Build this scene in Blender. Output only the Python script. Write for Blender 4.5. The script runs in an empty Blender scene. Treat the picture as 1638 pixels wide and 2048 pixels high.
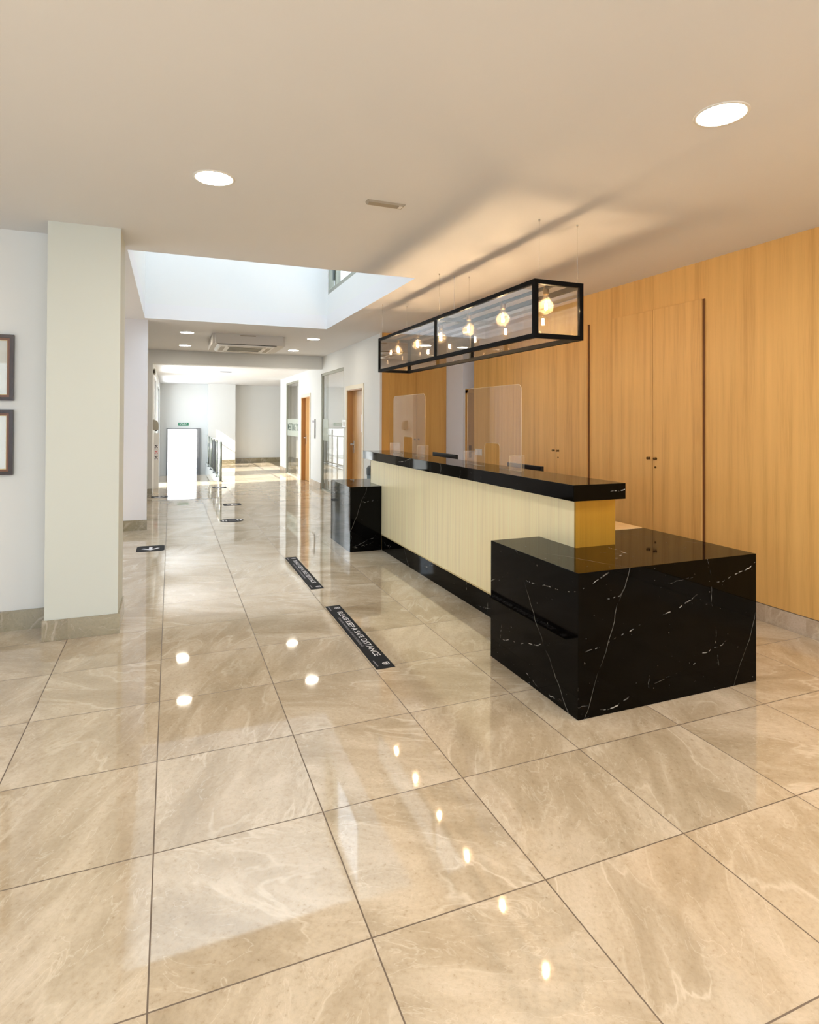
import bpy, bmesh, math, random
from mathutils import Vector, Matrix
random.seed(7)
S = bpy.context.scene
C = bpy.context.scene.collection
PI = math.pi

# ------------------------------------------------------------------ camera
F_PX, CY_PX = 1193.308, 828.227
YAW, PITCH, ROLL, CAM_H = .38073, .00941, -.00394, 1.5112
r_ = Vector((math.cos(YAW), -math.sin(YAW), 0)); f_ = Vector((math.sin(YAW), math.cos(YAW), 0)); d_ = Vector((0, 0, -1))
f2 = math.cos(PITCH) * f_ - math.sin(PITCH) * d_
d2 = math.cos(PITCH) * d_ + math.sin(PITCH) * f_
rr = math.cos(ROLL) * r_ + math.sin(ROLL) * d2
dd = -math.sin(ROLL) * r_ + math.cos(ROLL) * d2
cam_d = bpy.data.cameras.new('camera'); cam = bpy.data.objects.new('camera', cam_d); C.objects.link(cam)
M = Matrix((rr, -dd, -f2)).transposed().to_4x4(); M.translation = Vector((0, 0, CAM_H)); cam.matrix_world = M
cam_d.sensor_fit = 'HORIZONTAL'; cam_d.sensor_width = 36.0; cam_d.lens = 36.0 * F_PX / 1638.0
cam_d.shift_x = 0; cam_d.shift_y = -(1024 - CY_PX) / 1638.0; cam_d.clip_start = .05; cam_d.clip_end = 300
S.camera = cam
S.view_settings.view_transform = 'Standard'; S.view_settings.look = 'None'; S.view_settings.gamma = 1
S.view_settings.use_curve_mapping = False
S.view_settings.exposure = 0.0
S.cycles.use_denoising = True
S.cycles.max_bounces = 10; S.cycles.diffuse_bounces = 5; S.cycles.glossy_bounces = 5; S.cycles.transparent_max_bounces = 24
S.cycles.transmission_bounces = 6
S.cycles.caustics_reflective = False; S.cycles.caustics_refractive = False
S.cycles.sample_clamp_indirect = 25; S.cycles.sample_clamp_direct = 0
S.cycles.use_light_tree = True

# ------------------------------------------------------------------ light levels
W_SKY = 3.9          # overcast white sky
SUN = 20.0
SKYLIGHT = 85.0
WIN_MAIN = 6.0 
WIN_BACK = 42.0 
WIN_HALL = 16.0 
WIN_TERRACE = 0.0 
TERRACE_FILL = 120.0
STAIR_FILL = 85.0
E_BULB = 1600.0 
E_DOWN = 82.0 

w = bpy.data.worlds.new('sky'); S.world = w; w.use_nodes = True
bg = w.node_tree.nodes['Background']; bg.inputs[0].default_value = (.72, .86, 1.0, 1); bg.inputs[1].default_value = W_SKY

def area_light(name, loc, size, direction, watts, col):
    l = bpy.data.lights.new(name, 'AREA'); l.shape = 'RECTANGLE'; l.size, l.size_y = size; l.energy = watts; l.color = col
    o = bpy.data.objects.new(name, l); C.objects.link(o); o.location = loc
    o.rotation_euler = Vector(direction).to_track_quat('-Z', 'Y').to_euler(); return o
DAY = (.86, .93, 1.0)
sun_l = bpy.data.lights.new('sun', 'SUN'); sun_l.energy = SUN; sun_l.angle = .009; sun_l.color = (1, .93, .82)
sun_o = bpy.data.objects.new('sun', sun_l); C.objects.link(sun_o)
sun_o.rotation_euler = Vector((.80, .16, -.53)).to_track_quat('-Z', 'Y').to_euler(); sun_o.location = (-12, 12, 12)
area_light('daylight_skylight', (.91, 6.6, 7.35), (2.4, 2.4), (0, .6, -1), SKYLIGHT, (.84, .91, 1.0))
area_light('daylight_front_portal', (0, -4.45, 1.5), (6.8, 2.3), (0, 1, 0), 1, (1, 1, 1)).data.cycles.is_portal = True
area_light('daylight_side_portal', (-4.15, -.8, 1.65), (4.4, 1.5), (1, 0, 0), 1, (1, 1, 1)).data.cycles.is_portal = True
area_light('daylight_front_windows', (0, -4.38, 1.5), (6.8, 2.3), (0, 1, 0), WIN_BACK, (.97, .98, 1.0))
area_light('daylight_side_windows', (-4.08, -.8, 1.65), (4.2, 1.5), (1, 0, 0), WIN_MAIN, DAY)
area_light('daylight_hall_window', (-4.08, 6.9, 1.5), (2.2, 2.0), (1, 0, 0), WIN_HALL, (.84, .88, 1.0))
area_light('daylight_terrace_portal', (-.50, 15.17, 1.2), (2.0, 2.4), (1, 0, 0), 1, (1, 1, 1)).data.cycles.is_portal = True
area_light('daylight_stair_portal', (-.50, 19.0, 1.7), (3.2, 1.4), (1, 0, 0), 1, (1, 1, 1)).data.cycles.is_portal = True
area_light('fill_terrace_door', (-.60, 15.17, 1.25), (1.9, 2.2), (1, 0, 0), TERRACE_FILL, (.93, .97, 1.0))  # fill panel outside the glazing, added to brighten the far hall
area_light('fill_stair_window', (-.60, 19.0, 1.75), (3.0, 1.2), (1, 0, 0), STAIR_FILL, (.93, .97, 1.0))  # added fill panel that brightens the stairwell
area_light('daylight_roof_portal', (.91, 6.99, 7.48), (2.4, 3.4), (0, 0, -1), 1, (1, 1, 1)).data.cycles.is_portal = True

LOBBY_FILL = 30.0
for lx, ly in ((2.24, .15), (.25, .15), (3.55, 1.0), (-1.9, 1.0)):      # unseen fill lamps added to brighten the lobby floor and ceiling
    l_ = bpy.data.lights.new('lobby_fill', 'AREA'); l_.shape = 'DISK'; l_.size = .20; l_.energy = LOBBY_FILL; l_.color = (1, .96, .90)
    o_ = bpy.data.objects.new('lobby_fill', l_); C.objects.link(o_); o_.location = (lx, ly, 2.852)

# ------------------------------------------------------------------ materials
def mat(name):
    m = bpy.data.materials.new(name); m.use_nodes = True
    n = m.node_tree.nodes; return m, n, m.node_tree.links, n['Principled BSDF']
def plain(name, col, rough=.5, metal=0.0, spec=.5, coat=0.0, emit=None, es=0.0):
    m, n, l, p = mat(name)
    p.inputs['Base Color'].default_value = (*col, 1); p.inputs['Roughness'].default_value = rough
    p.inputs['Metallic'].default_value = metal; p.inputs['Specular IOR Level'].default_value = spec
    p.inputs['Coat Weight'].default_value = coat; p.inputs['Coat Roughness'].default_value = .04
    if emit: p.inputs['Emission Color'].default_value = (*emit, 1); p.inputs['Emission Strength'].default_value = es
    return m
def nd(n, t, **k):
    x = n.new(t)
    for a, b in k.items(): setattr(x, a, b)
    return x
def paint(name, col, rough=.6, bump=.02):
    m, n, l, p = mat(name)
    tc = nd(n, 'ShaderNodeNewGeometry'); no = nd(n, 'ShaderNodeTexNoise'); no.inputs['Scale'].default_value = 1.4; no.inputs['Detail'].default_value = 3
    l.new(tc.outputs['Position'], no.inputs['Vector'])
    mx = nd(n, 'ShaderNodeMix', data_type='RGBA'); mx.inputs['A'].default_value = (*[c * .97 for c in col], 1); mx.inputs['B'].default_value = (*col, 1)
    l.new(no.outputs['Fac'], mx.inputs['Factor']); l.new(mx.outputs['Result'], p.inputs['Base Color'])
    n2 = nd(n, 'ShaderNodeTexNoise'); n2.inputs['Scale'].default_value = 180; l.new(tc.outputs['Position'], n2.inputs['Vector'])
    b = nd(n, 'ShaderNodeBump'); b.inputs['Strength'].default_value = bump; b.inputs['Distance'].default_value = .002
    l.new(n2.outputs['Fac'], b.inputs['Height']); l.new(b.outputs['Normal'], p.inputs['Normal'])
    p.inputs['Roughness'].default_value = rough
    return m
def math_n(n, l, op, a, b=None, c=None):
    x = nd(n, 'ShaderNodeMath', operation=op)
    for i, v in enumerate((a, b, c)):
        if v is None: continue
        if isinstance(v, (int, float)): x.inputs[i].default_value = v
        else: l.new(v, x.inputs[i])
    return x.outputs[0]
def ramp(n, l, fac, stops):
    r = nd(n, 'ShaderNodeValToRGB'); l.new(fac, r.inputs['Fac'])
    e = r.color_ramp.elements
    while len(e) > 1: e.remove(e[0])
    e[0].position = stops[0][0]; e[0].color = (*stops[0][1], 1)
    for p_, c_ in stops[1:]:
        q = e.new(p_); q.color = (*c_, 1)
    return r.outputs['Color']
def veins(n, l, vec, scale, width, detail=4, dist=0.0, rough=.5):
    """thin ridge lines where a noise field crosses one half: 1 on the line, 0 away from it"""
    no = nd(n, 'ShaderNodeTexNoise'); no.inputs['Scale'].default_value = scale; no.inputs['Detail'].default_value = detail
    no.inputs['Roughness'].default_value = rough; no.inputs['Distortion'].default_value = dist
    l.new(vec, no.inputs['Vector'])
    a = math_n(n, l, 'ABSOLUTE', math_n(n, l, 'SUBTRACT', no.outputs['Fac'], .5))
    return math_n(n, l, 'SUBTRACT', 1.0, math_n(n, l, 'SMOOTH_MIN', math_n(n, l, 'DIVIDE', a, width), 1.0, .1))
def clamp01(n, l, v):
    x = nd(n, 'ShaderNodeClamp'); l.new(v, x.inputs['Value']); return x.outputs[0]

def floor_marble(name, tiles=True, tint=(.98, .97, .91), rough=.038):
    m, n, l, p = mat(name)
    g = nd(n, 'ShaderNodeNewGeometry'); pos = g.outputs['Position']
    sep = nd(n, 'ShaderNodeSeparateXYZ'); l.new(pos, sep.inputs[0])
    u = math_n(n, l, 'DIVIDE', math_n(n, l, 'ADD', sep.outputs[0], .0446), .6)
    v = math_n(n, l, 'DIVIDE', math_n(n, l, 'SUBTRACT', sep.outputs[1], 1.6667), .6)
    fu, fv = math_n(n, l, 'FLOOR', u), math_n(n, l, 'FLOOR', v)
    cell = nd(n, 'ShaderNodeCombineXYZ'); l.new(fu, cell.inputs[0]); l.new(fv, cell.inputs[1])
    wn = nd(n, 'ShaderNodeTexWhiteNoise', noise_dimensions='3D'); l.new(cell.outputs[0], wn.inputs['Vector'])
    off = nd(n, 'ShaderNodeVectorMath', operation='SCALE'); l.new(wn.outputs['Color'], off.inputs[0]); off.inputs['Scale'].default_value = 37
    # each tile has its own cut of the stone, turned its own way
    rot = nd(n, 'ShaderNodeVectorRotate', rotation_type='Z_AXIS'); l.new(pos, rot.inputs['Vector'])
    l.new(math_n(n, l, 'ADD', math_n(n, l, 'MULTIPLY', math_n(n, l, 'ROUND', math_n(n, l, 'MULTIPLY', wn.outputs['Value'], 3.0)), 1.5708), .5), rot.inputs['Angle'])
    vec = nd(n, 'ShaderNodeVectorMath', operation='ADD'); l.new(rot.outputs[0], vec.inputs[0]); l.new(off.outputs[0], vec.inputs[1])
    st = nd(n, 'ShaderNodeVectorMath', operation='MULTIPLY'); l.new(vec.outputs[0], st.inputs[0]); st.inputs[1].default_value = (1.0, 2.6, 1.8)
    V = st.outputs[0]
    n1 = nd(n, 'ShaderNodeTexNoise'); n1.inputs['Scale'].default_value = 1.5; n1.inputs['Detail'].default_value = 9; n1.inputs['Roughness'].default_value = .62; n1.inputs['Distortion'].default_value = .5
    l.new(V, n1.inputs['Vector'])
    t = tint
    base = ramp(n, l, n1.outputs['Fac'], [(.27, (.375 * t[0], .298 * t[1], .212 * t[2])), (.41, (.455 * t[0], .372 * t[1], .276 * t[2])), (.53, (.540 * t[0], .452 * t[1], .352 * t[2])), (.70, (.650 * t[0], .565 * t[1], .470 * t[2]))])
    n3 = nd(n, 'ShaderNodeTexNoise'); n3.inputs['Scale'].default_value = 62; n3.inputs['Detail'].default_value = 5; n3.inputs['Roughness'].default_value = .7
    l.new(vec.outputs[0], n3.inputs['Vector'])
    spk = ramp(n, l, n3.outputs['Fac'], [(.26, (.66, .60, .52)), (.37, (.93, .91, .88)), (.5, (1.0, 1.0, 1.0)), (.72, (1.08, 1.07, 1.05))])
    mu = nd(n, 'ShaderNodeMix', data_type='RGBA', blend_type='MULTIPLY'); mu.inputs['Factor'].default_value = 1; l.new(base, mu.inputs['A']); l.new(spk, mu.inputs['B'])
    msk = nd(n, 'ShaderNodeTexNoise'); msk.inputs['Scale'].default_value = 2.6; msk.inputs['Detail'].default_value = 3; l.new(vec.outputs[0], msk.inputs['Vector'])
    mk = math_n(n, l, 'MULTIPLY', math_n(n, l, 'SUBTRACT', msk.outputs['Fac'], .44), 5.0)
    ve = math_n(n, l, 'MULTIPLY', clamp01(n, l, veins(n, l, V, 1.5, .020, 5, .6)), clamp01(n, l, mk))
    ve2 = math_n(n, l, 'MULTIPLY', clamp01(n, l, veins(n, l, V, 3.6, .011, 5, 1.2)), math_n(n, l, 'SUBTRACT', 1.0, clamp01(n, l, mk)))
    vs = clamp01(n, l, math_n(n, l, 'ADD', math_n(n, l, 'MULTIPLY', ve, .42), math_n(n, l, 'MULTIPLY', ve2, .26)))
    m2 = nd(n, 'ShaderNodeMix', data_type='RGBA'); l.new(vs, m2.inputs['Factor']); l.new(mu.outputs['Result'], m2.inputs['A']); m2.inputs['B'].default_value = (.84, .76, .63, 1)
    col = m2.outputs['Result']
    if tiles:
        def edge(x):
            fr = math_n(n, l, 'FRACT', x)
            return math_n(n, l, 'MULTIPLY', math_n(n, l, 'MINIMUM', fr, math_n(n, l, 'SUBTRACT', 1.0, fr)), .6)
        e = math_n(n, l, 'MINIMUM', edge(u), edge(v))
        gr = math_n(n, l, 'LESS_THAN', e, .0024)
        m3 = nd(n, 'ShaderNodeMix', data_type='RGBA'); l.new(gr, m3.inputs['Factor']); l.new(col, m3.inputs['A']); m3.inputs['B'].default_value = (.10, .062, .032, 1)
        col = m3.outputs['Result']
        l.new(math_n(n, l, 'ADD', math_n(n, l, 'MULTIPLY', gr, .6), rough), p.inputs['Roughness'])
        # each tile lies a hair out of true, so mirrored edges break at the joints
        tv = nd(n, 'ShaderNodeVectorMath', operation='SUBTRACT'); l.new(wn.outputs['Color'], tv.inputs[0]); tv.inputs[1].default_value = (.5, .5, .5)
        ts = nd(n, 'ShaderNodeVectorMath', operation='MULTIPLY'); l.new(tv.outputs[0], ts.inputs[0]); ts.inputs[1].default_value = (.003, .003, 0)
        wv = nd(n, 'ShaderNodeTexNoise'); wv.inputs['Scale'].default_value = 5; wv.inputs['Detail'].default_value = 1; l.new(vec.outputs[0], wv.inputs['Vector'])
        bp = nd(n, 'ShaderNodeBump'); bp.inputs['Strength'].default_value = .035; bp.inputs['Distance'].default_value = .004; l.new(wv.outputs['Fac'], bp.inputs['Height'])
        ad = nd(n, 'ShaderNodeVectorMath', operation='ADD'); l.new(bp.outputs['Normal'], ad.inputs[0]); l.new(ts.outputs[0], ad.inputs[1])
        nm = nd(n, 'ShaderNodeVectorMath', operation='NORMALIZE'); l.new(ad.outputs[0], nm.inputs[0]); l.new(nm.outputs[0], p.inputs['Normal'])
    else:
        p.inputs['Roughness'].default_value = rough
    l.new(col, p.inputs['Base Color'])
    p.inputs['IOR'].default_value = 2.0
    return m

def black_marble(name):
    m, n, l, p = mat(name)
    tc = nd(n, 'ShaderNodeNewGeometry'); pos = tc.outputs['Position']
    def seam(nv, freq, off, wob, wobs, w):
        """lines where a family of gently bent planes meets the surface"""
        dp = nd(n, 'ShaderNodeVectorMath', operation='DOT_PRODUCT'); l.new(pos, dp.inputs[0]); dp.inputs[1].default_value = nv
        nz = nd(n, 'ShaderNodeTexNoise'); nz.inputs['Scale'].default_value = wobs; nz.inputs['Detail'].default_value = 5; nz.inputs['Roughness'].default_value = .55; l.new(pos, nz.inputs['Vector'])
        t_ = math_n(n, l, 'ADD', math_n(n, l, 'MULTIPLY', dp.outputs['Value'], freq), math_n(n, l, 'ADD', math_n(n, l, 'MULTIPLY', nz.outputs['Fac'], wob), off))
        d_ = math_n(n, l, 'ABSOLUTE', math_n(n, l, 'SUBTRACT', math_n(n, l, 'FRACT', t_), .5))
        return clamp01(n, l, math_n(n, l, 'SUBTRACT', 1.25, math_n(n, l, 'DIVIDE', d_, w)))
    def mask(scale, thr, gain, vec=None):
        nz = nd(n, 'ShaderNodeTexNoise'); nz.inputs['Scale'].default_value = scale; nz.inputs['Detail'].default_value = 2; l.new(vec if vec is not None else pos, nz.inputs['Vector'])
        return clamp01(n, l, math_n(n, l, 'MULTIPLY', math_n(n, l, 'SUBTRACT', nz.outputs['Fac'], thr), gain))
    dash = mask(30, .49, 8.0)
    a1 = math_n(n, l, 'MULTIPLY', seam((-.30, .25, 1.0), 2.7, .12, .75, 1.3, .0075), math_n(n, l, 'MULTIPLY', dash, mask(2.6, .49, 8.0)))
    a2 = math_n(n, l, 'MULTIPLY', seam((-.10, .12, 1.0), 2.2, .55, .9, 1.7, .006), math_n(n, l, 'MULTIPLY', dash, mask(3.4, .52, 9.0)))
    a3 = math_n(n, l, 'MULTIPLY', seam((1.0, .55, -.42), .95, .27, .18, 1.5, .0019), mask(4.5, .40, 6.0))
    a4 = math_n(n, l, 'MULTIPLY', seam((.8, 1.0, .12), 2.7, .4, .35, 2.2, .0055), math_n(n, l, 'MULTIPLY', mask(42, .50, 8.0), mask(3.0, .50, 9.0)))
    a = math_n(n, l, 'ADD', math_n(n, l, 'ADD', math_n(n, l, 'MULTIPLY', a1, .75), math_n(n, l, 'MULTIPLY', a2, .6)), math_n(n, l, 'ADD', math_n(n, l, 'MULTIPLY', a3, .22), math_n(n, l, 'MULTIPLY', a4, .45)))
    sp = nd(n, 'ShaderNodeTexNoise'); sp.inputs['Scale'].default_value = 48; sp.inputs['Detail'].default_value = 2; l.new(pos, sp.inputs['Vector'])
    spk = clamp01(n, l, math_n(n, l, 'MULTIPLY', math_n(n, l, 'SUBTRACT', sp.outputs['Fac'], .735), 22.0))
    tot = clamp01(n, l, math_n(n, l, 'ADD', a, math_n(n, l, 'MULTIPLY', spk, .30)))
    mx = nd(n, 'ShaderNodeMix', data_type='RGBA'); l.new(tot, mx.inputs['Factor']); mx.inputs['A'].default_value = (.0018, .0014, .0010, 1); mx.inputs['B'].default_value = (.62, .60, .56, 1)
    l.new(mx.outputs['Result'], p.inputs['Base Color']); p.inputs['Roughness'].default_value = .035; p.inputs['Specular IOR Level'].default_value = .07
    return m

def wood(name, dark, light, rough=.42, board=.0, sheen=.4):
    m, n, l, p = mat(name)
    tc = nd(n, 'ShaderNodeNewGeometry'); pos = tc.outputs['Position']
    st = nd(n, 'ShaderNodeVectorMath', operation='MULTIPLY'); l.new(pos, st.inputs[0]); st.inputs[1].default_value = (20, 20, .8)
    a = nd(n, 'ShaderNodeTexNoise'); a.inputs['Scale'].default_value = 1.0; a.inputs['Detail'].default_value = 6; a.inputs['Roughness'].default_value = .6; l.new(st.outputs[0], a.inputs['Vector'])
    s2 = nd(n, 'ShaderNodeVectorMath', operation='MULTIPLY'); l.new(pos, s2.inputs[0]); s2.inputs[1].default_value = (7.5, 7.5, .16)
    b = nd(n, 'ShaderNodeTexNoise'); b.inputs['Scale'].default_value = 1.0; b.inputs['Detail'].default_value = 2; l.new(s2.outputs[0], b.inputs['Vector'])
    s3 = nd(n, 'ShaderNodeVectorMath', operation='MULTIPLY'); l.new(pos, s3.inputs[0]); s3.inputs[1].default_value = (150, 150, 5)
    c = nd(n, 'ShaderNodeTexNoise'); c.inputs['Scale'].default_value = 1.0; c.inputs['Detail'].default_value = 3; l.new(s3.outputs[0], c.inputs['Vector'])
    f = math_n(n, l, 'ADD', math_n(n, l, 'ADD', math_n(n, l, 'MULTIPLY', a.outputs['Fac'], .45), math_n(n, l, 'MULTIPLY', b.outputs['Fac'], .40)), math_n(n, l, 'MULTIPLY', c.outputs['Fac'], .15))
    mid = tuple((x + y) / 2 for x, y in zip(dark, light))
    col = ramp(n, l, f, [(.30, dark), (.42, mid), (.50, tuple(m_ * .4 + y * .6 for m_, y in zip(mid, light))), (.62, light)])
    l.new(col, p.inputs['Base Color']); p.inputs['Roughness'].default_value = rough; p.inputs['Specular IOR Level'].default_value = sheen
    return m

def brass(name, base, rough=.34, metal=.55):
    m, n, l, p = mat(name)
    tc = nd(n, 'ShaderNodeNewGeometry'); st = nd(n, 'ShaderNodeVectorMath', operation='MULTIPLY'); l.new(tc.outputs['Position'], st.inputs[0]); st.inputs[1].default_value = (34, 34, .55)
    a = nd(n, 'ShaderNodeTexNoise'); a.inputs['Scale'].default_value = 1; a.inputs['Detail'].default_value = 6; a.inputs['Roughness'].default_value = .65; l.new(st.outputs[0], a.inputs['Vector'])
    col = ramp(n, l, a.outputs['Fac'], [(.33, tuple(x * .88 for x in base)), (.5, base), (.68, tuple(min(1, x * 1.06) for x in base))])
    l.new(col, p.inputs['Base Color']); p.inputs['Metallic'].default_value = metal
    l.new(math_n(n, l, 'ADD', math_n(n, l, 'MULTIPLY', a.outputs['Fac'], .16), rough - .08), p.inputs['Roughness'])
    return m

def thin_glass(name, tint=(1, 1, 1), refl=1.0, haze=0.0, hcol=(.9, .95, .92), ior=1.5):
    m = bpy.data.materials.new(name); m.use_nodes = True; n = m.node_tree.nodes; l = m.node_tree.links
    for x in list(n):
        if x.type != 'OUTPUT_MATERIAL': n.remove(x)
    out = [x for x in n if x.type == 'OUTPUT_MATERIAL'][0]
    tr = nd(n, 'ShaderNodeBsdfTransparent'); tr.inputs[0].default_value = (*tint, 1)
    gl = nd(n, 'ShaderNodeBsdfGlossy'); gl.inputs['Roughness'].default_value = .01
    gm = nd(n, 'ShaderNodeNewGeometry'); dp = nd(n, 'ShaderNodeVectorMath', operation='DOT_PRODUCT')
    l.new(gm.outputs['Normal'], dp.inputs[0]); l.new(gm.outputs['Incoming'], dp.inputs[1])
    om = math_n(n, l, 'SUBTRACT', 1.0, math_n(n, l, 'ABSOLUTE', dp.outputs['Value']))
    f0 = ((ior - 1) / (ior + 1)) ** 2
    fr = math_n(n, l, 'ADD', math_n(n, l, 'MULTIPLY', math_n(n, l, 'POWER', om, 5.0), 1 - f0), f0)
    fac = math_n(n, l, 'MULTIPLY', fr, refl)
    base = tr.outputs[0]
    if haze:
        df = nd(n, 'ShaderNodeBsdfDiffuse'); df.inputs[0].default_value = (*hcol, 1)
        tl = nd(n, 'ShaderNodeBsdfTranslucent'); tl.inputs[0].default_value = (*hcol, 1)
        h = nd(n, 'ShaderNodeMixShader'); h.inputs[0].default_value = .5; l.new(df.outputs[0], h.inputs[1]); l.new(tl.outputs[0], h.inputs[2])
        mh = nd(n, 'ShaderNodeMixShader'); mh.inputs[0].default_value = haze; l.new(tr.outputs[0], mh.inputs[1]); l.new(h.outputs[0], mh.inputs[2]); base = mh.outputs[0]
    mx = nd(n, 'ShaderNodeMixShader'); l.new(clamp01(n, l, fac), mx.inputs[0]); l.new(base, mx.inputs[1]); l.new(gl.outputs[0], mx.inputs[2])
    l.new(mx.outputs[0], out.inputs[0]); return m

M_WALL = paint('white wall paint', (.755, .77, .77))
M_WALLC = paint('cool white wall paint', (.75, .755, .80))  # bluish daylight on the left hall wall, put into the colour
M_COL = paint('column paint', (.63, .665, .625))  # the walls' white paint, made darker and greener to offset the light there
M_CEIL = paint('ceiling paint', (.76, .765, .79), .7)
M_FLOOR = floor_marble('polished beige marble tiles')
M_SKIRT = floor_marble('marble skirting', tiles=False, tint=(.50, .50, .38), rough=.22)
M_SKIRTW = floor_marble('warm marble skirting', tiles=False, tint=(.95, .93, .92), rough=.2)
M_BLACK = black_marble('black marble with white veins')
M_WOOD = wood('oak veneer', (.52, .27, .074), (.79, .475, .158))
M_WOODD = wood('oak veneer doors', (.50, .25, .070), (.80, .485, .165))
M_WOODR = wood('honey oak veneer', (.50, .245, .055), (.70, .39, .11), .45)
M_DOORW = wood('corridor door veneer', (.36, .16, .04), (.52, .27, .09), .22)
M_DOORL = wood('corridor door leaf veneer', (.50, .27, .09), (.64, .38, .16), .16)
M_DESKW = wood('pale desk wood', (.62, .40, .18), (.82, .58, .30), .4)
M_BRASS = brass('brushed brass laminate', (1.0, .88, .57), .34, .22)
M_BRASS_SHADED = brass('shaded brass laminate', (.50, .285, .035), .38, .55)  # same brass as the front; its dark reflections are put into the colour
M_METAL = plain('black steel', (.003, .0028, .003), .5, 0, .06)
M_GLASS = thin_glass('clear glass', (.985, .99, .985))
M_LGLASS = thin_glass('lantern glass', (.97, .965, .955), 3.2)
M_BULBG = thin_glass('bulb glass', (.99, .97, .92), 1.3, .035, (1, .86, .62))
M_ACRY = thin_glass('acrylic', (.985, .975, .965), 1.3, .06, (1, .93, .88))
M_ACRYE = plain('acrylic edge', (.85, .68, .45), .25)
M_ACRYE.node_tree.nodes['Principled BSDF'].inputs['Alpha'].default_value = .8
M_FROST = thin_glass('frosted film', (.8, .85, .82), .6, .62, (.86, .92, .88))
M_FILM = thin_glass('letter film', (.55, .62, .60), .5, .35, (.35, .42, .40))
M_CHROME = plain('brushed steel', (.62, .62, .60), .22, 1)
M_STEEL = plain('dark steel post', (.085, .10, .09), .3)
M_JAMB = plain('grey steel jamb', (.22, .22, .235), .35)
M_ALU = plain('grey anodised frame', (.34, .34, .28), .35, .6)
M_SOCK = plain('aged brass socket', (.20, .12, .04), .35, .8)
M_KNOB = plain('dark brass knob', (.22, .12, .04), .28, .9)
M_FIL = plain('glowing filament', (1, .8, .5), .5, emit=(1, .69, .40), es=E_BULB)
M_LED = plain('downlight diffuser', (1, 1, 1), .5, emit=(1, .91, .76), es=E_DOWN)
M_WPL = plain('white plastic', (.78, .77, .75), .4)
M_ACH = plain('off white casing', (.60, .575, .54), .5)
M_WMET = plain('white enamel ring', (.80, .79, .76), .35)
M_GPL = plain('grey plastic', (.40, .38, .31), .45)
M_DPL = plain('black plastic', (.005, .005, .006), .35, 0, .25)
M_GAP_SHADE = plain('dark brown gap shade', (.15, .055, .012), .6)  # shade of door edges and gaps, put into the colour
M_DARK = plain('dark recess', (.05, .045, .035), .7)
M_SLOT = plain('slot grey', (.36, .31, .24), .5)
M_STICK = plain('navy vinyl', (.006, .008, .012), .55, 0, .12)
M_WHITEINK = plain('white print', (.78, .77, .80), .45)
M_GREYINK = plain('grey print', (.30, .28, .32), .45)
M_BIN = plain('slate blue plastic', (.13, .17, .19), .5)
M_BIN2 = plain('dark slate lid', (.045, .055, .062), .5)
M_GREEN = plain('exit sign green', (.02, .22, .12), .4)
M_RED = plain('red print', (.65, .08, .09), .5)
M_FRAMEO = plain('dark brown frame', (.030, .010, .004), .25)
M_FRAMEI = plain('walnut inner frame', (.17, .055, .012), .3)
M_GOLD = plain('gilt fillet', (.62, .50, .26), .35, .3)
M_PIC = plain('pale backing paper', (.70, .72, .68), .6, 0, .1)
M_PICG = thin_glass('picture glass', (1, 1, 1), .9)
M_CASING = plain('cream door casing', (.82, .74, .58), .4)
M_PAPER = plain('white paper', (.85, .84, .86), .6)
M_PAVE = paint('pale terrace paving', (.74, .74, .72), .6)
M_HEDGE = paint('hedge green', (.045, .055, .022), .8)
M_BARK = plain('bark', (.045, .030, .018), .8)
M_LEAF = plain('leaf green', (.10, .13, .04), .6)
M_TERRA = plain('planter', (.30, .28, .25), .7)

# ------------------------------------------------------------------ helpers
def bx(bm, x0, x1, y0, y1, z0, z1):
    v = [bm.verts.new(p) for p in ((x0, y0, z0), (x1, y0, z0), (x1, y1, z0), (x0, y1, z0), (x0, y0, z1), (x1, y0, z1), (x1, y1, z1), (x0, y1, z1))]
    for f in ((3, 2, 1, 0), (4, 5, 6, 7), (0, 1, 5, 4), (1, 2, 6, 5), (2, 3, 7, 6), (3, 0, 4, 7)): bm.faces.new([v[i] for i in f])
    return v
def nb(): return bmesh.new()
def box_bm(*a):
    b = nb(); bx(b, *a); return b
def bbox_bevel(a, r=.003, seg=2):
    b = nb(); bx(b, *a); bmesh.ops.bevel(b, geom=list(b.edges), offset=r, segments=seg, affect='EDGES', profile=.7); return b
def cyl(bm, p0, p1, r0, r1=None, seg=20, caps=True):
    p0, p1 = Vector(p0), Vector(p1); r1 = r0 if r1 is None else r1
    q = (p1 - p0).to_track_quat('Z', 'Y').to_matrix()
    A, B = [], []
    for i in range(seg):
        a = 2 * PI * i / seg; d = q @ Vector((math.cos(a), math.sin(a), 0))
        A.append(bm.verts.new(p0 + d * r0)); B.append(bm.verts.new(p1 + d * r1))
    for i in range(seg):
        f = bm.faces.new((A[i], A[(i + 1) % seg], B[(i + 1) % seg], B[i])); f.smooth = True
    if caps: bm.faces.new(A[::-1]); bm.faces.new(B)
def lathe(bm, c, prof, seg=28, axis='z'):
    rings = []
    for r, h in prof:
        if r < 1e-5: rings.append([bm.verts.new((c[0], c[1], c[2] + h))])
        else: rings.append([bm.verts.new((c[0] + r * math.cos(2 * PI * i / seg), c[1] + r * math.sin(2 * PI * i / seg), c[2] + h)) for i in range(seg)])
    for a, b in zip(rings, rings[1:]):
        for i in range(seg):
            j = (i + 1) % seg
            if len(a) == 1 and len(b) == 1: continue
            if len(a) == 1: f = bm.faces.new((a[0], b[j], b[i]))
            elif len(b) == 1: f = bm.faces.new((a[i], a[j], b[0]))
            else: f = bm.faces.new((a[i], a[j], b[j], b[i]))
            f.smooth = True
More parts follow.
